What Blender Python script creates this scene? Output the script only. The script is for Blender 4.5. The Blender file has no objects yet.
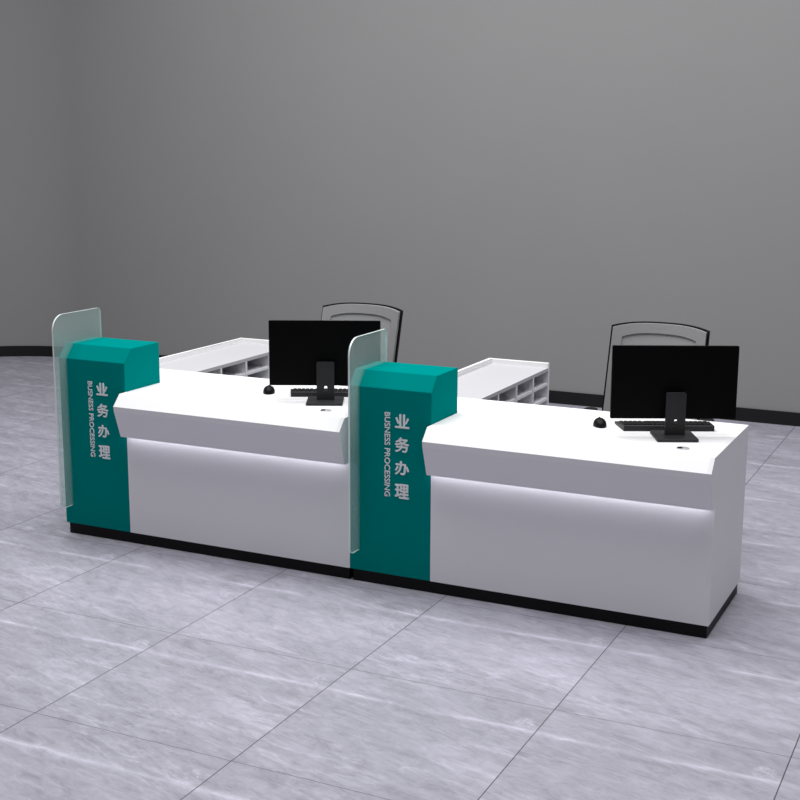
import bpy, bmesh, math
from mathutils import Vector, Matrix

SC = bpy.context.scene
COL = SC.collection
PI = math.pi

# ------------------------------------------------------------------ helpers
def link(o, parent=None):
    COL.objects.link(o)
    if parent is not None:
        o.parent = parent
    return o

def obj(name, bm, mat, parent=None, smooth=False, bevel=0.0, seg=2):
    me = bpy.data.meshes.new(name)
    bmesh.ops.remove_doubles(bm, verts=bm.verts, dist=1e-6)
    bmesh.ops.recalc_face_normals(bm, faces=bm.faces)
    bm.to_mesh(me); bm.free()
    mats = mat if isinstance(mat, (list, tuple)) else [mat]
    for m in mats: me.materials.append(m)
    if smooth:
        for p in me.polygons: p.use_smooth = True
        me.set_sharp_from_angle(angle=math.radians(40))
    o = bpy.data.objects.new(name, me)
    link(o, parent)
    if bevel > 0:
        md = o.modifiers.new('bevel', 'BEVEL'); md.width = bevel; md.segments = seg
        md.limit_method = 'ANGLE'; md.angle_limit = math.radians(35)
    return o

def thing(name, label, cat, loc=(0, 0, 0), rotz=0.0, group=None):
    o = bpy.data.objects.new(name, None)
    o.empty_display_size = 0.1
    link(o); o.location = loc; o.rotation_euler = (0, 0, rotz)
    o['label'] = label; o['category'] = cat
    if group: o['group'] = group
    return o

def struct(name, bm, mat, smooth=False):
    o = obj(name, bm, mat, smooth=smooth); o['kind'] = 'structure'
    return o

def box(bm, x0, x1, y0, y1, z0, z1):
    v = [bm.verts.new(p) for p in ((x0,y0,z0),(x1,y0,z0),(x1,y1,z0),(x0,y1,z0),
                                   (x0,y0,z1),(x1,y0,z1),(x1,y1,z1),(x0,y1,z1))]
    for f in ((0,3,2,1),(4,5,6,7),(0,1,5,4),(1,2,6,5),(2,3,7,6),(3,0,4,7)):
        bm.faces.new([v[i] for i in f])

def BOX(*a):
    bm = bmesh.new(); box(bm, *a); return bm

def prism(bm, pts, a, b, axis='x'):
    """closed outline swept between a and b.  axis x: pts are (y,z); axis y: (x,z); axis z: (x,y)"""
    def P(p, t):
        return {'x': (t, p[0], p[1]), 'y': (p[0], t, p[1]), 'z': (p[0], p[1], t)}[axis]
    A = [bm.verts.new(P(p, a)) for p in pts]; B = [bm.verts.new(P(p, b)) for p in pts]
    bm.faces.new(A[::-1]); bm.faces.new(B)
    n = len(pts)
    for i in range(n):
        j = (i+1) % n
        bm.faces.new((A[i], A[j], B[j], B[i]))

def PRISM(pts, a, b, axis='x'):
    bm = bmesh.new(); prism(bm, pts, a, b, axis); return bm

def ring_prism(bm, outer, inner, a, b, axis='y'):
    """frame: the strip between two outlines with the same number of points, swept"""
    def P(p, t):
        return {'x': (t, p[0], p[1]), 'y': (p[0], t, p[1]), 'z': (p[0], p[1], t)}[axis]
    n = len(outer)
    R = [[bm.verts.new(P(p, t)) for p in o] for o in (outer, inner) for t in (a, b)]
    oa, ob, ia, ib = R
    for i in range(n):
        j = (i+1) % n
        bm.faces.new((oa[i], oa[j], ob[j], ob[i])); bm.faces.new((ia[i], ib[i], ib[j], ia[j]))
        bm.faces.new((oa[i], ia[i], ia[j], oa[j])); bm.faces.new((ob[i], ob[j], ib[j], ib[i]))

def rrect(x0, x1, y0, y1, r, n=8):
    """rounded outline; r = radii at (x0y0, x1y0, x1y1, x0y1)"""
    if not isinstance(r, (list, tuple)): r = (r,)*4
    out = []
    for k, (cx, cy, a0) in enumerate(((x0+r[0], y0+r[0], PI), (x1-r[1], y0+r[1], 1.5*PI),
                                      (x1-r[2], y1-r[2], 0), (x0+r[3], y1-r[3], .5*PI))):
        for i in range(n+1):
            a = a0 + .5*PI*i/n
            out.append((cx+r[k]*math.cos(a), cy+r[k]*math.sin(a)))
    return out

def tube(bm, pts, r, n=10):
    """round bar through points; r number or per-point list"""
    pts = [Vector(p) for p in pts]
    rr = r if isinstance(r, (list, tuple)) else [r]*len(pts)
    rings = []
    for i, p in enumerate(pts):
        d = (pts[min(i+1, len(pts)-1)] - pts[max(i-1, 0)]).normalized()
        u = d.cross(Vector((0, 0, 1)))
        if u.length < 1e-3: u = d.cross(Vector((1, 0, 0)))
        u.normalize(); w = d.cross(u)
        rings.append([bm.verts.new(p + rr[i]*(math.cos(2*PI*k/n)*u + math.sin(2*PI*k/n)*w)) for k in range(n)])
    for a, b in zip(rings[:-1], rings[1:]):
        for k in range(n):
            bm.faces.new((a[k], a[(k+1) % n], b[(k+1) % n], b[k]))
    bm.faces.new(rings[0][::-1]); bm.faces.new(rings[-1])

def lathe(bm, prof, n=28, cx=0, cy=0, ax='z'):
    """profile (r, z) revolved; ends closed"""
    rings = []
    for r, z in prof:
        rings.append([bm.verts.new((cx+r*math.cos(2*PI*k/n), cy+r*math.sin(2*PI*k/n), z)) for k in range(n)])
    for a, b in zip(rings[:-1], rings[1:]):
        for k in range(n):
            bm.faces.new((a[k], a[(k+1) % n], b[(k+1) % n], b[k]))
    bm.faces.new(rings[0][::-1]); bm.faces.new(rings[-1])

# ---------------------------------------------------------------- materials
def mat(name, col, rough=.5, spec=.5, metal=0, **kw):
    m = bpy.data.materials.new(name); m.use_nodes = True
    b = m.node_tree.nodes['Principled BSDF']
    b.inputs['Base Color'].default_value = (*col, 1)
    b.inputs['Roughness'].default_value = rough
    b.inputs['Specular IOR Level'].default_value = spec
    b.inputs['Metallic'].default_value = metal
    return m

def grain(m, scale, amount, stretch=(1, 1, 1), bump=0.0):
    """fine procedural variation of the colour (and relief) of a plain material"""
    nt = m.node_tree; b = nt.nodes['Principled BSDF']
    tc = nt.nodes.new('ShaderNodeTexCoord'); mp = nt.nodes.new('ShaderNodeMapping')
    mp.inputs['Scale'].default_value = stretch
    nz = nt.nodes.new('ShaderNodeTexNoise'); nz.inputs['Scale'].default_value = scale; nz.inputs['Detail'].default_value = 4
    nt.links.new(tc.outputs['Object'], mp.inputs['Vector']); nt.links.new(mp.outputs['Vector'], nz.inputs['Vector'])
    mx = nt.nodes.new('ShaderNodeMix'); mx.data_type = 'RGBA'
    c = b.inputs['Base Color'].default_value
    mx.inputs[6].default_value = (*[v*(1-amount) for v in c[:3]], 1)
    mx.inputs[7].default_value = (*[min(1, v*(1+amount)) for v in c[:3]], 1)
    nt.links.new(nz.outputs['Fac'], mx.inputs[0]); nt.links.new(mx.outputs[2], b.inputs['Base Color'])
    if bump:
        bp = nt.nodes.new('ShaderNodeBump'); bp.inputs['Strength'].default_value = bump; bp.inputs['Distance'].default_value = .002
        nt.links.new(nz.outputs['Fac'], bp.inputs['Height']); nt.links.new(bp.outputs['Normal'], b.inputs['Normal'])
    return m

M = {}
M['white'] = grain(mat('white lacquer', (.83, .825, .85), .55, .3), 3, .012)
M['top'] = grain(mat('white worktop', (.9, .9, .91), .45, .3), 3, .01)
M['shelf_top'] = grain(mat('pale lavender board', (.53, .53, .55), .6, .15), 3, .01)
M['shelf'] = grain(mat('white board', (.82, .82, .85), .6, .25), 3, .01)
M['teal'] = grain(mat('teal lacquer', (.0, .215, .203), .8, .0), 2.5, .03)
M['plinth'] = grain(mat('black plinth', (.007, .007, .008), .5, .15), 8, .15)
M['letter'] = mat('white lettering', (.94, .96, .98), .4, .5)
M['black'] = grain(mat('black plastic', (.004, .004, .005), .5, .15), 30, .2)
M['screen'] = mat('black monitor shell', (.0012, .0012, .0014), .55, .08)
M['stand'] = grain(mat('charcoal plastic', (.022, .022, .024), .5, .3), 40, .15)
M['keys'] = grain(mat('black keys', (.006, .006, .007), .5, .3), 60, .2)
M['metal'] = grain(mat('brushed steel', (.5, .5, .52), .45, .5, .35), 60, .1)
M['frame'] = grain(mat('grey chair plastic', (.25, .25, .252), .6, .25), 12, .05)
M['skirt'] = grain(mat('black skirting', (.008, .008, .009), .5, .3), 6, .2)
M['fabric'] = grain(mat('grey seat fabric', (.25, .25, .26), .95, .1), 200, .2, bump=.3)

def mesh_fabric():
    m = mat('pale grey chair mesh', (.25, .25, .27), .8, .2); nt = m.node_tree; b = nt.nodes['Principled BSDF']
    tc = nt.nodes.new('ShaderNodeTexCoord'); ck = nt.nodes.new('ShaderNodeTexChecker'); ck.inputs['Scale'].default_value = 500
    ck.inputs['Color1'].default_value = (.26, .26, .27, 1); ck.inputs['Color2'].default_value = (.32, .32, .33, 1)
    nt.links.new(tc.outputs['Object'], ck.inputs['Vector']); nt.links.new(ck.outputs['Color'], b.inputs['Base Color'])
    return m
M['mesh'] = mesh_fabric()

def wall_mat():
    m = mat('grey wall plaster', (.28, .28, .279), .9, .1)
    return grain(m, 1.3, .03, bump=.02)
M['wall'] = wall_mat()

def glass_mat():
    m = bpy.data.materials.new('frosted green glass'); m.use_nodes = True; nt = m.node_tree; nt.nodes.clear()
    out = nt.nodes.new('ShaderNodeOutputMaterial')
    tr = nt.nodes.new('ShaderNodeBsdfTransparent'); tr.inputs['Color'].default_value = (.93, .99, .97, 1)
    df = nt.nodes.new('ShaderNodeBsdfDiffuse'); df.inputs['Color'].default_value = (.62, .74, .72, 1)
    tl = nt.nodes.new('ShaderNodeBsdfTranslucent'); tl.inputs['Color'].default_value = (.62, .74, .72, 1)
    gl = nt.nodes.new('ShaderNodeBsdfGlossy'); gl.inputs['Roughness'].default_value = .15; gl.inputs['Color'].default_value = (.9, 1, 1, 1)
    m0 = nt.nodes.new('ShaderNodeMixShader'); m0.inputs[0].default_value = .5
    m1 = nt.nodes.new('ShaderNodeMixShader'); m1.inputs[0].default_value = .25
    m2 = nt.nodes.new('ShaderNodeMixShader'); m2.inputs[0].default_value = .05
    nt.links.new(df.outputs[0], m0.inputs[1]); nt.links.new(tl.outputs[0], m0.inputs[2])
    nt.links.new(tr.outputs[0], m1.inputs[1]); nt.links.new(m0.outputs[0], m1.inputs[2])
    nt.links.new(m1.outputs[0], m2.inputs[1]); nt.links.new(gl.outputs[0], m2.inputs[2])
    nt.links.new(m2.outputs[0], out.inputs['Surface'])
    return m
M['glass'] = glass_mat()
M['glass_edge'] = mat('polished glass edge', (.82, .9, .88), .35, .5)

def led_mat():
    m = bpy.data.materials.new('light strip'); m.use_nodes = True
    b = m.node_tree.nodes['Principled BSDF']
    b.inputs['Base Color'].default_value = (.9, .9, .9, 1)
    b.inputs['Emission Color'].default_value = (.93, .9, 1, 1); b.inputs['Emission Strength'].default_value = 3.6
    return m
M['led'] = led_mat()

def floor_mat():
    """0.8 m polished marble tiles, the same streaky slab print on each tile, thin dark joints"""
    m = mat('grey marble tiles', (.4, .4, .42), .38, .35); nt = m.node_tree; L = nt.links; N = nt.nodes.new
    b = nt.nodes['Principled BSDF']
    tc = N('ShaderNodeTexCoord'); sep = N('ShaderNodeSeparateXYZ'); L.new(tc.outputs['Object'], sep.inputs[0])
    def math_(op, a, c=None, d=None):
        n = N('ShaderNodeMath'); n.operation = op
        for i, v in enumerate((a, c, d)):
            if v is None: continue
            if isinstance(v, (int, float)): n.inputs[i].default_value = v
            else: L.new(v, n.inputs[i])
        return n.outputs[0]
    T = .797; TY = .812
    u = math_('DIVIDE', math_('SUBTRACT', sep.outputs[0], .475), T)
    v = math_('DIVIDE', math_('SUBTRACT', sep.outputs[1], -.878), TY)
    fu = math_('FRACT', u); fv = math_('FRACT', v)
    iu = math_('FLOOR', u); iv = math_('FLOOR', v)
    # joints
    du = math_('MULTIPLY', math_('MINIMUM', fu, math_('SUBTRACT', 1, fu)), T)
    dv = math_('MULTIPLY', math_('MINIMUM', fv, math_('SUBTRACT', 1, fv)), TY)
    ju = math_('LESS_THAN', du, .0019); jv = math_('LESS_THAN', dv, .0016)
    # per tile offset (small) so neighbours differ a little
    cx = N('ShaderNodeCombineXYZ'); L.new(iu, cx.inputs[0]); L.new(iv, cx.inputs[1])
    wn = N('ShaderNodeTexWhiteNoise'); wn.noise_dimensions = '3D'; L.new(cx.outputs[0], wn.inputs['Vector'])
    # slab space: rotated a little off the joints
    cu = N('ShaderNodeCombineXYZ'); L.new(fu, cu.inputs[0]); L.new(fv, cu.inputs[1])
    L.new(math_('MULTIPLY', wn.outputs['Value'], .55), cu.inputs[2])
    def noise(scale, detail, rough, stretch, rot, dist=0.0, loc=(0, 0, 0)):
        mp = N('ShaderNodeMapping'); mp.inputs['Rotation'].default_value = (0, 0, rot); mp.inputs['Location'].default_value = loc
        L.new(cu.outputs[0], mp.inputs['Vector'])
        m2 = N('ShaderNodeMapping'); m2.inputs['Scale'].default_value = stretch; L.new(mp.outputs[0], m2.inputs['Vector'])
        n = N('ShaderNodeTexNoise'); n.inputs['Scale'].default_value = scale; n.inputs['Detail'].default_value = detail
        n.inputs['Roughness'].default_value = rough; n.inputs['Distortion'].default_value = dist
        L.new(m2.outputs[0], n.inputs['Vector']); return n.outputs['Fac']
    def ramp(fac, stops):
        r = N('ShaderNodeValToRGB'); e = r.color_ramp.elements
        while len(e) < len(stops): e.new(.5)
        for k, (p, c) in enumerate(stops): e[k].position = p; e[k].color = (c, c, c, 1)
        L.new(fac, r.inputs[0]); return r.outputs[0]
    rot = .22
    broad = noise(2.2, 4, .55, (1.0, 2.6, 1), rot, .4)
    streak = noise(3.0, 9, .68, (1.0, 6.0, 1), rot, .8, (3, 1, 0))
    fine = noise(9, 10, .75, (1.0, 1.9, 1), rot+.12, .6, (7, 2, 0))
    veinn = noise(1.7, 5, .6, (.8, 3.2, 1), rot-.02, .5, (1, 5, 0))
    vein = ramp(math_('ABSOLUTE', math_('SUBTRACT', veinn, .52)), [(0, 1), (.012, .45), (.035, 0)])
    dveinn = noise(1.5, 6, .65, (.9, 4.0, 1), rot+.1, .7, (9, 4, 0))
    dvein = ramp(math_('ABSOLUTE', math_('SUBTRACT', dveinn, .5)), [(0, 1), (.01, .5), (.03, 0)])
    val = math_('ADD', .38, math_('MULTIPLY', math_('SUBTRACT', broad, .5), .22))
    val = math_('ADD', val, math_('MULTIPLY', math_('SUBTRACT', streak, .5), .18))
    val = math_('ADD', val, math_('MULTIPLY', math_('SUBTRACT', fine, .5), .38))
    mask = ramp(noise(1.6, 3, .5, (1, 2, 1), rot, .3, (4, 8, 0)), [(.42, 0), (.6, 1)])
    val = math_('ADD', val, math_('MULTIPLY', math_('MULTIPLY', vein, mask), .11))
    val = math_('SUBTRACT', val, math_('MULTIPLY', dvein, .05))
    # the long white vein near one edge of every slab, and a small curl of fine veins at its end
    wob = noise(2.5, 5, .6, (1, .2, 1), 0, 0, (2, 2, 0))
    band = math_('ABSOLUTE', math_('SUBTRACT', math_('ADD', fv, math_('MULTIPLY', math_('SUBTRACT', wob, .5), .07)), .755))
    line = ramp(band, [(0, 1), (.009, .6), (.025, .15), (.05, 0)])
    along = ramp(noise(2.2, 3, .5, (1, .15, 1), 0, 0, (6, 1, 0)), [(.32, 0), (.5, 1)])
    val = math_('ADD', val, math_('MULTIPLY', math_('MULTIPLY', line, along), .20))
    dx = math_('DIVIDE', math_('SUBTRACT', fu, .93), .05); dy = math_('DIVIDE', math_('SUBTRACT', fv, .82), .075)
    rr = math_('ADD', math_('MULTIPLY', dx, dx), math_('MULTIPLY', dy, dy))
    curl = ramp(math_('ABSOLUTE', math_('SUBTRACT', noise(16, 3, .6, (1, 1, 1), .5, 1.5), .5)), [(0, 1), (.02, .5), (.05, 0)])
    val = math_('ADD', val, math_('MULTIPLY', math_('MULTIPLY', curl, ramp(rr, [(.3, 1), (1, 0)])), .16))
    # paler cloud across the middle of each slab
    val = math_('ADD', val, math_('MULTIPLY', ramp(math_('ABSOLUTE', math_('SUBTRACT', fv, .32)), [(0, 1), (.3, 0)]), .03))
    val = math_('MULTIPLY', val, math_('SUBTRACT', 1, math_('MULTIPLY', ju, .8)))
    val = math_('MULTIPLY', val, math_('SUBTRACT', 1, math_('MULTIPLY', jv, .6)))
    cc = N('ShaderNodeCombineColor')
    L.new(math_('MULTIPLY', val, .985), cc.inputs[0]); L.new(math_('MULTIPLY', val, .965), cc.inputs[1]); L.new(math_('MULTIPLY', val, 1.13), cc.inputs[2])
    L.new(cc.outputs[0], b.inputs['Base Color'])
    L.new(math_('ADD', .36, math_('MULTIPLY', streak, .12)), b.inputs['Roughness'])
    return m
M['floor'] = floor_mat()

# ---------------------------------------------------------------- the setting
struct('floor', BOX(-5.2, 6.2, -7.5, 4.4, -.08, 0), M['floor'])

def wall_path(off):
    R = 1.2 - off; cx, cy = -3.3, 3.0
    p = [(5.6, cy+R)]
    for i in range(31):
        a = PI/2 + (PI/2)*i/30
        p.append((cx+R*math.cos(a), cy+R*math.sin(a)))
    p.append((cx-R, -7.4))
    return p
def wall_strip(o0, o1, z0, z1):
    a, b = wall_path(o0), wall_path(o1)
    bm = bmesh.new()
    A0 = [bm.verts.new((x, y, z0)) for x, y in a]; A1 = [bm.verts.new((x, y, z1)) for x, y in a]
    B0 = [bm.verts.new((x, y, z0)) for x, y in b]; B1 = [bm.verts.new((x, y, z1)) for x, y in b]
    n = len(a)
    for i in range(n-1):
        bm.faces.new((A0[i], A0[i+1], A1[i+1], A1[i])); bm.faces.new((B0[i], B1[i], B1[i+1], B0[i+1]))
        bm.faces.new((A1[i], A1[i+1], B1[i+1], B1[i])); bm.faces.new((A0[i], B0[i], B0[i+1], A0[i+1]))
    for i in (0, n-1): bm.faces.new((A0[i], A1[i], B1[i], B0[i]))
    return bm
struct('wall_back', wall_strip(0, -.12, 0, 3.9), M['wall'], smooth=True)
struct('baseboard_back', wall_strip(.014, .0, 0, .094), M['skirt'], smooth=True)

# ---------------------------------------------------------------- one service counter
W, T_, D, KZ, H = 1.6, .393, .608, .0555, .75
ZC, ZM, ZF = .697, .672, .542           # front lip, lower lip, underside of the fascia
YA, YB, YM, YG = -.0445, -.094, -.091, -.047
PT, PT1, PCH, PB = .9525, .8874, .056, .279      # teal pillar
TH = .025

def copy_tree(o, parent=None):
    c = o.copy(); COL.objects.link(c)
    if parent is not None: c.parent = parent
    for ch in list(o.children): copy_tree(ch, c)
    return c

def text_mesh(body, x0, x1, z0, z1, rot=0.0, heavy=.0):
    """lettering as a thin solid, fitted into a box on the plane y=0, facing -y"""
    cu = bpy.data.curves.new('lettering', 'FONT'); cu.body = body; cu.size = 1; cu.offset = 0
    cu.extrude = .01; cu.resolution_u = 4
    tmp = bpy.data.objects.new('lettering', cu); COL.objects.link(tmp)
    bpy.context.view_layer.update()
    dg = bpy.context.evaluated_depsgraph_get()
    me = bpy.data.meshes.new_from_object(tmp.evaluated_get(dg))
    bpy.data.objects.remove(tmp); bpy.data.curves.remove(cu)
    me.transform(Matrix.Rotation(rot, 4, 'Z'))
    if heavy:                                    # heavier strokes: the same outline laid a hair to each side
        bm = bmesh.new()
        for dx, dy in ((0, 0), (heavy, 0), (-heavy, 0), (0, heavy), (0, -heavy)):
            k = me.copy(); k.transform(Matrix.Translation((dx, dy, 0))); bm.from_mesh(k); bpy.data.meshes.remove(k)
        bm.to_mesh(me); bm.free()
    xs = [v.co.x for v in me.vertices]; ys = [v.co.y for v in me.vertices]; zs = [v.co.z for v in me.vertices]
    ax, bx, ay, by = min(xs), max(xs), min(ys), max(ys)
    az, bz = min(zs), max(zs)
    for v in me.vertices:
        x, y, z = v.co
        v.co = (x0+(x-ax)/(bx-ax)*(x1-x0), -.0003-(z-az)/(bz-az)*.0022, z0+(y-ay)/(by-ay)*(z1-z0))
    me.materials.clear(); me.materials.append(M['letter'])
    return me

GS = .045                               # slot of the glass in the pillar
def make_pillar():
    t = thing('sign_cabinet', 'PLACEHOLDER', 'cabinet', (0, 0, 0), 0, 'teal sign cabinets at the left of each counter')
    prof = [(0, KZ), (PB, KZ), (PB, PT), (PCH, PT), (0, PT1)]
    obj('body', PRISM(prof, .0005, T_-.0005, 'x'), M['teal'], t, bevel=.0015)
    obj('plinth', BOX(.012, T_, .010, PB-.01, 0, KZ), M['plinth'], t)
    # glass in its slot: stands forward of and above the pillar
    out = rrect(-.088, .272, .150, 1.105, (.03, .022, .022, .075), 10)
    bm = bmesh.new(); prism(bm, out, GS-.004, GS+.004, 'x')
    for f in bm.faces:
        f.material_index = 0 if len(f.verts) > 4 else 1
    g = obj('glass_screen', bm, [M['glass'], M['glass_edge']], t)
    g['label'] = 'frosted pale green glass screen with rounded corners'
    cz = (.7525, .648, .5455, .442)
    for ch, zc, hh in zip('业务办理', cz, (.062, .066, .063, .066)):
        c = bpy.data.objects.new('chinese_character', text_mesh(ch, .222, .290, zc-hh/2, zc+hh/2, 0, .026)); link(c, t)
    e = bpy.data.objects.new('english_lettering', text_mesh('BUSNESS PROCESSING', .172, .199, .411, .786, -PI/2, .018)); link(e, t)
    return t

def make_counter():
    t = thing('service_counter', 'PLACEHOLDER', 'counter', (T_, 0, 0), 0, 'white service counters')
    L = W - T_
    bm = PRISM([(D, H), (YA, H), (YB, ZC), (YB+.02, ZC), (YA+.02, H-TH), (D, H-TH)], 0, L-.018, 'x')
    box(bm, -T_+.001, 0, PB+.002, D, H-TH, H)               # the top runs on behind the teal cabinet
    obj('worktop', bm, M['top'], t)
    obj('fascia', PRISM([(YB, ZC), (YM, ZM), (YG, ZF), (0, ZF), (0, ZF+.02), (YG+.02, ZF+.02), (YB+.02, ZC)], 0, L-.018, 'x'), M['white'], t)
    obj('front_panel', BOX(0, L-.018, 0, .018, KZ, H-TH), M['white'], t)
    prof = [(0, KZ), (D, KZ), (D, H), (YA, H), (YB, ZC), (YM, ZM), (YG, ZF), (0, ZF)]
    obj('end_panel', PRISM(prof, L-.018, L-.0005, 'x'), M['white'], t)
    bm = BOX(.001, L-.008, .010, D-.005, 0, KZ); box(bm, -T_+.012, .001, PB, D-.005, 0, KZ)
    obj('plinth', bm, M['plinth'], t)
    s = obj('light_strip', BOX(.004, L-.022, -.030, -.016, ZF-.004, ZF-.0005), M['led'], t)
    s['label'] = 'glowing white light strip under the fascia'
    obj('side_panel', BOX(-T_+.001, -T_+.019, PB+.002, D, KZ, H-TH), M['white'], t)
    return t

CX1, CY1 = .35, 1.63
def make_return():
    """low shelving return behind the pillar, open cubbies towards the seat"""
    t = thing('side_shelving', 'PLACEHOLDER', 'shelving unit', (0, 0, 0), 0, 'white shelving returns behind the counters')
    y0 = D+.002; top = .74; rim = .765; th = .016
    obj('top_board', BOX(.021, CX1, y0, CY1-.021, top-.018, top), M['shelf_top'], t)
    bm = bmesh.new(); box(bm, 0, .021, y0, CY1, top-.018, rim); box(bm, .021, CX1, CY1-.021, CY1, top-.018, rim)
    obj('rim', bm, M['top'], t, bevel=.002)
    obj('back_panel', BOX(0, .012, y0, CY1, KZ, top-.018), M['white'], t)
    for y in (CY1-th, 1.375, 1.13, .88, y0):
        obj('divider', BOX(.012, CX1, y, y+th, KZ, top-.018), M['shelf'], t)
    ys = [y0, .88, 1.13, 1.375, CY1-th]
    for z in (.642, .562, .48, .28, KZ):
        bm = bmesh.new()
        for a, b in zip(ys[:-1], ys[1:]): box(bm, .012, CX1-.004, a+th, b, z, z+.014)
        obj('shelf', bm, M['shelf'], t)
    obj('plinth', BOX(.01, CX1-.02, y0, CY1-.02, 0, KZ), M['plinth'], t)
    return t

# ---------------------------------------------------------------- desk equipment
YAW = .4482
def make_monitor():
    t = thing('computer_monitor', 'PLACEHOLDER', 'monitor', (0, 0, 0), 0, 'black monitors seen from behind')
    # local: -y faces the camera side (back of the monitor), +y the clerk's side
    bm = bmesh.new(); prism(bm, rrect(-.261, .250, .073, .373, .004, 3), .024, .040, 'y')
    obj('housing', bm, M['screen'], t)
    bm = bmesh.new(); prism(bm, rrect(-.254, .243, .088, .367, .002, 2), .040, .0405, 'y')
    s = obj('screen', bm, M['black'], t); s['label'] = 'dark screen glass, switched off'
    # stand with the round cable hole
    yy0, yy1 = -.008, .004
    out = rrect(-.042, .039, .010, .187, (.004, .004, .008, .008), 7)
    n = len(out)
    hole = []
    for (x, z) in out:
        a = math.atan2(z-.062, x); hole.append((.017*math.cos(a), .062+.015*math.sin(a)))
    bm = bmesh.new(); ring_prism(bm, out, hole, yy0, yy1, 'y')
    st = obj('stand', bm, M['stand'], t)
    bm = bmesh.new(); prism(bm, rrect(-.03, .03, .12, .18, .006, 4), yy1, .0235, 'y')
    obj('mount', bm, M['stand'], t)
    bm = bmesh.new(); prism(bm, rrect(-.087, .080, -.088, .082, .008, 4), .0, .012, 'z')
    obj('base', bm, M['stand'], t, bevel=.003)
    return t

def make_keyboard():
    t = thing('keyboard', 'PLACEHOLDER', 'keyboard', (0, 0, 0), 0, 'black keyboards behind the monitors')
    bm = bmesh.new()
    prism(bm, [(-.075, 0), (.075, 0), (.075, .010), (-.07, .024), (-.075, .022)], -.203, .203, 'x')
    for v in bm.verts:                         # the edge towards the camera is a little shorter
        if v.co.y < 0: v.co.x *= .93
    obj('case', bm, M['stand'], t, bevel=.002)
    k = 0
    bm = bmesh.new()
    def key(x, y, w, d):
        z = .0175 - (y)*.095
        v = [(x-w/2, y-d/2), (x+w/2, y-d/2), (x+w/2, y+d/2), (x-w/2, y+d/2)]
        lo = [bm.verts.new((a, b_, .0165-(b_)*.095)) for a, b_ in v]
        hi = [bm.verts.new((x+(a-x)*.8, y+(b_-y)*.8, .0165-(b_)*.095+.005)) for a, b_ in v]
        bm.faces.new(hi); bm.faces.new(lo[::-1])
        for i in range(4): bm.faces.new((lo[i], lo[(i+1) % 4], hi[(i+1) % 4], hi[i]))
    for r in range(6):
        y = -.056+r*.0215
        n = 19
        for c in range(n):
            if r == 5 and 5 <= c <= 10: continue
            key(-.178+c*.0197, y, .0172, .0185)
    key(-.178+7.5*.0197, -.056+5*.0215, .12, .0185)
    kk = obj('keys', bm, M['keys'], t)
    return t

def make_mouse():
    t = thing('computer_mouse', 'PLACEHOLDER', 'mouse', (0, 0, 0), 0, 'black computer mice')
    bm = bmesh.new(); bmesh.ops.create_uvsphere(bm, u_segments=28, v_segments=16, radius=1)
    for v in bm.verts:
        x, y, z = v.co
        w = .028*(1-.10*y)
        v.co = (x*w, y*.040, max(0, (z+.25)/1.25)*.036*(1-.12*y) if z > -.25 else 0)
    obj('shell', bm, M['black'], t, smooth=True)
    bm = bmesh.new(); bmesh.ops.create_cone(bm, cap_ends=True, segments=16, radius1=.005, radius2=.005, depth=.006)
    for v in bm.verts: v.co = (v.co.z, -.024+v.co.x, .0315+v.co.y)
    obj('scroll_wheel', bm, M['stand'], t, smooth=True)
    return t

def make_grommet():
    t = thing('cable_grommet', 'PLACEHOLDER', 'cable grommet', (0, 0, 0), 0, 'round steel cable grommets')
    bm = bmesh.new(); lathe(bm, [(.0, .0), (.026, .0), (.026, .0015), (.024, .003), (.0, .003)], 32)
    obj('ring', bm, M['metal'], t, smooth=True)
    bm = bmesh.new(); prism(bm, rrect(-.022, -.002, -.012, .012, .006, 5), .003, .0045, 'z')
    c = obj('opening', bm, M['black'], t); c['label'] = 'dark cable opening'
    return t

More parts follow.
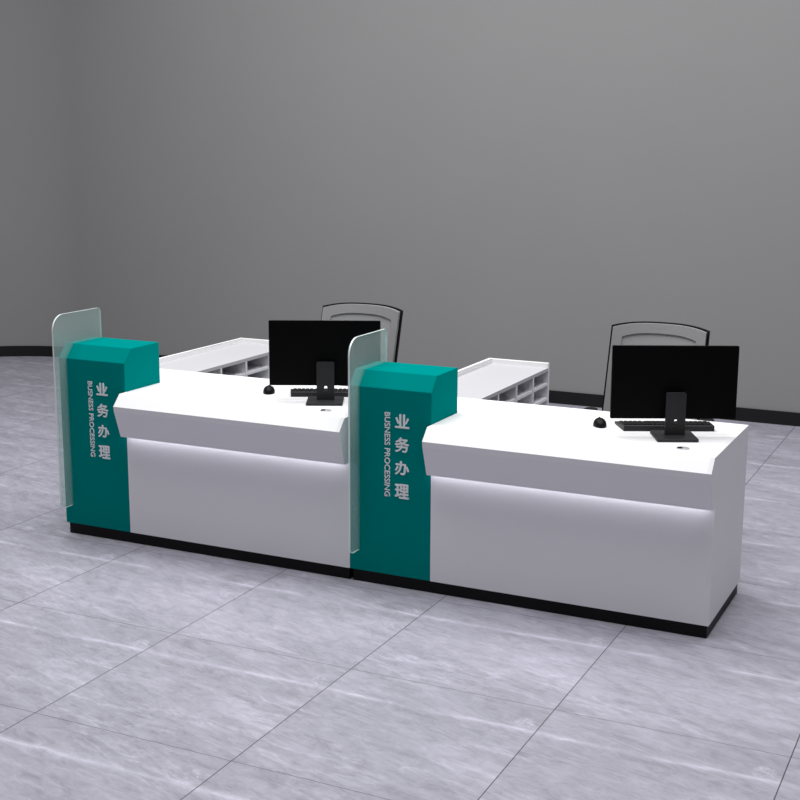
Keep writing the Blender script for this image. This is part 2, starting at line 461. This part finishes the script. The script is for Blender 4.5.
# ---------------------------------------------------------------- chair
def make_chair():
    t = thing('office_chair', 'PLACEHOLDER', 'chair', (0, 0, 0), 0, 'grey office chairs behind the counters')
    # local: chair faces -y; backrest top near y=.25
    tilt = math.radians(16)
    def place(p, back=0.0):     # (x, s) in the plane of the back, s = height along it
        x, s = p
        zb = .46
        y = .245 + (s-(1.06-zb)/math.cos(tilt))*math.sin(tilt)
        curve = .045*(x/.23)**2
        return (x, y - curve + back, zb + s*math.cos(tilt))
    Ht = (1.055-.46)/math.cos(tilt)
    def outline(ins, n=16, side=0.0):
        w_top, w_bot = .229-ins+side, .229-ins+side
        top, bot = Ht-ins, .05+ins*.8
        pts = []
        for i in range(n+1):                       # top, left to right, arched
            u = -1+2*i/n
            pts.append((u*w_top, top+.022*(1-abs(u)**3)))
        for i in range(1, n): pts.append((w_top+(w_bot-w_top)*i/n, top+(bot-top)*i/n))
        for i in range(n+1):
            u = 1-2*i/n
            pts.append((u*w_bot, bot))
        for i in range(1, n): pts.append((-(w_bot+(w_top-w_bot)*i/n), bot+(top-bot)*i/n))
        return pts
    def frame(o, i_, b0, b1):
        bm = bmesh.new(); n = len(o)
        R = [[bm.verts.new(place(p, b)) for p in q] for q in (o, i_) for b in (b0, b1)]
        oa, ob, ia, ib = R
        for k in range(n):
            j = (k+1) % n
            bm.faces.new((oa[k], oa[j], ob[j], ob[k])); bm.faces.new((ia[k], ib[k], ib[j], ia[j]))
            bm.faces.new((oa[k], ia[k], ia[j], oa[j])); bm.faces.new((ob[k], ob[j], ib[j], ib[k]))
        return bm
    obj('back_frame', frame(outline(.004), outline(.050), 0, .02), M['frame'], t, smooth=True)
    r = obj('rear_shell', frame(outline(-.002, side=.006), outline(.030), .021, .034), M['black'], t, smooth=True)
    r['label'] = 'black rear edge of the backrest'
    # mesh panel
    bm = bmesh.new(); nx, ns = 14, 18
    for lay, b in ((0, .008), (1, .013)):
        g = []
        for j in range(ns+1):
            row = []
            for i in range(nx+1):
                u = -1+2*i/nx; v = j/ns
                s = .085+(Ht-.045-.085)*v + .026*(1-u*u)*v
                w = .184
                row.append(bm.verts.new(place((u*w, s), b)))
            g.append(row)
        for j in range(ns):
            for i in range(nx): bm.faces.new((g[j][i], g[j][i+1], g[j+1][i+1], g[j+1][i]))
        if lay == 0: g0 = g
    for j in range(ns):
        for i in (0, nx): bm.faces.new((g0[j][i], g0[j+1][i], g[j+1][i], g[j][i]))
    for i in range(nx):
        for j in (0, ns): bm.faces.new((g0[j][i], g0[j][i+1], g[j][i+1], g[j][i]))
    obj('back_mesh', bm, M['mesh'], t, smooth=True)
    # seat
    bm = bmesh.new(); prism(bm, rrect(-.245, .245, -.40, .07, (.09, .09, .05, .05), 8), .405, .475, 'z')
    obj('seat', bm, M['fabric'], t, bevel=.025, seg=4)
    bm = bmesh.new(); tube(bm, [(0, -.03, .385), (0, .10, .385), (0, .135, .43), (0, .150, .60)], .022, 10)
    box(bm, -.11, .11, -.26, .02, .372, .4045)
    obj('seat_bracket', bm, M['black'], t)
    for s in (-1, 1):
        bm = bmesh.new(); tube(bm, [(s*.20, -.10, .39), (s*.27, -.10, .40), (s*.285, -.09, .46), (s*.283, -.03, .646)], .013, 10)
        a = obj('armrest_post', bm, M['black'], t, smooth=True)
        bm = bmesh.new(); prism(bm, rrect(s*.28-.032, s*.28+.032, -.14, .10, .03, 6), .6465, .669, 'z')
        obj('armrest', bm, M['black'], t, bevel=.006)
    bm = bmesh.new(); lathe(bm, [(.028, .10), (.028, .23), (.018, .23), (.018, .372)], 20)
    obj('gas_lift', bm, M['black'], t, smooth=True)
    bm = bmesh.new(); lathe(bm, [(.045, .075), (.045, .11), (.03, .125), (.03, .10)][:3], 20)
    for k in range(5):
        a = 2*PI*k/5+.3; c, s = math.cos(a), math.sin(a)
        tube(bm, [(.03*c, .03*s, .098), (.16*c, .16*s, .086), (.29*c, .29*s, .068)], [.022, .018, .013], 10)
    obj('star_base', bm, M['black'], t, smooth=True)
    for k in range(5):
        a = 2*PI*k/5+.3; c, s = math.cos(a), math.sin(a)
        bm = bmesh.new()
        for off in (-.014, .014):
            n = 18; x0, y0 = .285*c, .285*s; q = []
            for e in (-.009, .009):
                q.append([bm.verts.new((x0-s*(off+e)+c*.027*math.cos(2*PI*i/n), y0+c*(off+e)+s*.027*math.cos(2*PI*i/n), .0275+.027*math.sin(2*PI*i/n))) for i in range(n)])
            bm.faces.new(q[0]); bm.faces.new(q[1][::-1])
            for i in range(n): bm.faces.new((q[0][i], q[0][(i+1) % n], q[1][(i+1) % n], q[1][i]))
        tube(bm, [(.285*c, .285*s, .025), (.285*c, .285*s, .072)], .006, 8)
        obj('caster', bm, M['black'], t, smooth=True)
    return t

# ---------------------------------------------------------------- assemble: first unit, then its copy
protos = [
    (make_pillar(), (0, 0, 0), 0, 'teal cabinet with glass screen at the left end of the whole row',
     'teal cabinet with glass screen in the middle, between the two white counters'),
    (make_counter(), (T_, 0, 0), 0, 'white counter on the left, ending against the middle teal cabinet',
     'white counter on the right, with its grey-white end panel open to view'),
    (make_return(), (0, 0, 0), 0, 'white open shelving behind the leftmost teal cabinet, partly hidden by a monitor',
     'white open shelving behind the middle teal cabinet, its cubbies and far end in view'),
    (make_monitor(), (1.359, .225, H), YAW, 'black monitor from behind on the left counter, overlapped by the glass screen',
     'black monitor from behind on the right counter, beside the open end panel'),
    (make_keyboard(), (1.290, .408, H), YAW, 'black keyboard on the left counter, under the monitor partly behind the glass screen',
     'black keyboard on the right counter, beneath the rightmost monitor'),
    (make_mouse(), (1.014, .290, H), YAW+PI, 'small black mouse on the left counter near the shelving cubbies',
     'small black mouse on the right counter, left of the rightmost keyboard'),
    (make_grommet(), (1.452, .055, H), YAW, 'round steel cable grommet on the left counter in front of the monitor stand',
     'round steel cable grommet on the right counter in front of the monitor stand'),
    (make_chair(), (1.055, .955, 0), 0, 'grey office chair behind the left counter, between monitor and middle teal cabinet',
     'grey office chair behind the right counter, its back framing the rightmost monitor'),
]
for o, loc, rz, la, lb in protos:
    o.location = loc; o.rotation_euler = (0, 0, rz); o['label'] = la
    c = copy_tree(o)
    c.location = (loc[0]+W, loc[1], loc[2]); c['label'] = lb
    if o.name.startswith('computer_monitor'): c.location = (2.975, .232, H)
    if o.name.startswith('keyboard'): c.location = (2.893, .402, H)
    if o.name.startswith('computer_mouse'): c.location = (2.64, .297, H)

# ---------------------------------------------------------------- light
w = bpy.data.worlds.new('world'); SC.world = w; w.use_nodes = True
bg = w.node_tree.nodes['Background']; bg.inputs['Color'].default_value = (.97, .965, 1, 1); bg.inputs['Strength'].default_value = .205
def area(name, loc, sx, sy, power, col=(1, 1, 1), target=None):
    l = bpy.data.lights.new(name, 'AREA'); l.shape = 'RECTANGLE'; l.size = sx; l.size_y = sy; l.energy = power; l.color = col
    o = bpy.data.objects.new(name, l); link(o); o.location = loc
    if target:
        o.rotation_euler = (Vector(target)-Vector(loc)).to_track_quat('-Z', 'Y').to_euler()
    return o
area('ceiling_light', (1.5, .3, 5.4), 6.5, 4.0, 455, (1, .995, 1))

# ---------------------------------------------------------------- camera
def camera():
    y, pi_, r = .4482, -.1988, .0041
    F = Vector((-math.sin(y)*math.cos(pi_), math.cos(y)*math.cos(pi_), math.sin(pi_)))
    Rt = Vector((math.cos(y), math.sin(y), 0)); Up = Rt.cross(F)
    R2 = math.cos(r)*Rt+math.sin(r)*Up; U2 = -math.sin(r)*Rt+math.cos(r)*Up
    m = Matrix((R2, U2, -F)).transposed().to_4x4(); m.translation = (4.1981, -4.8944, 1.9385)
    cd = bpy.data.cameras.new('camera'); cd.sensor_width = 36; cd.lens = 1297.28/800*36; cd.sensor_fit = 'HORIZONTAL'
    cd.clip_end = 100
    o = bpy.data.objects.new('camera', cd); link(o); o.matrix_world = m
    SC.camera = o
camera()
vs = SC.view_settings
vs.view_transform = 'Standard'; vs.look = 'None'; vs.gamma = 1; vs.use_curve_mapping = False; vs.exposure = 0
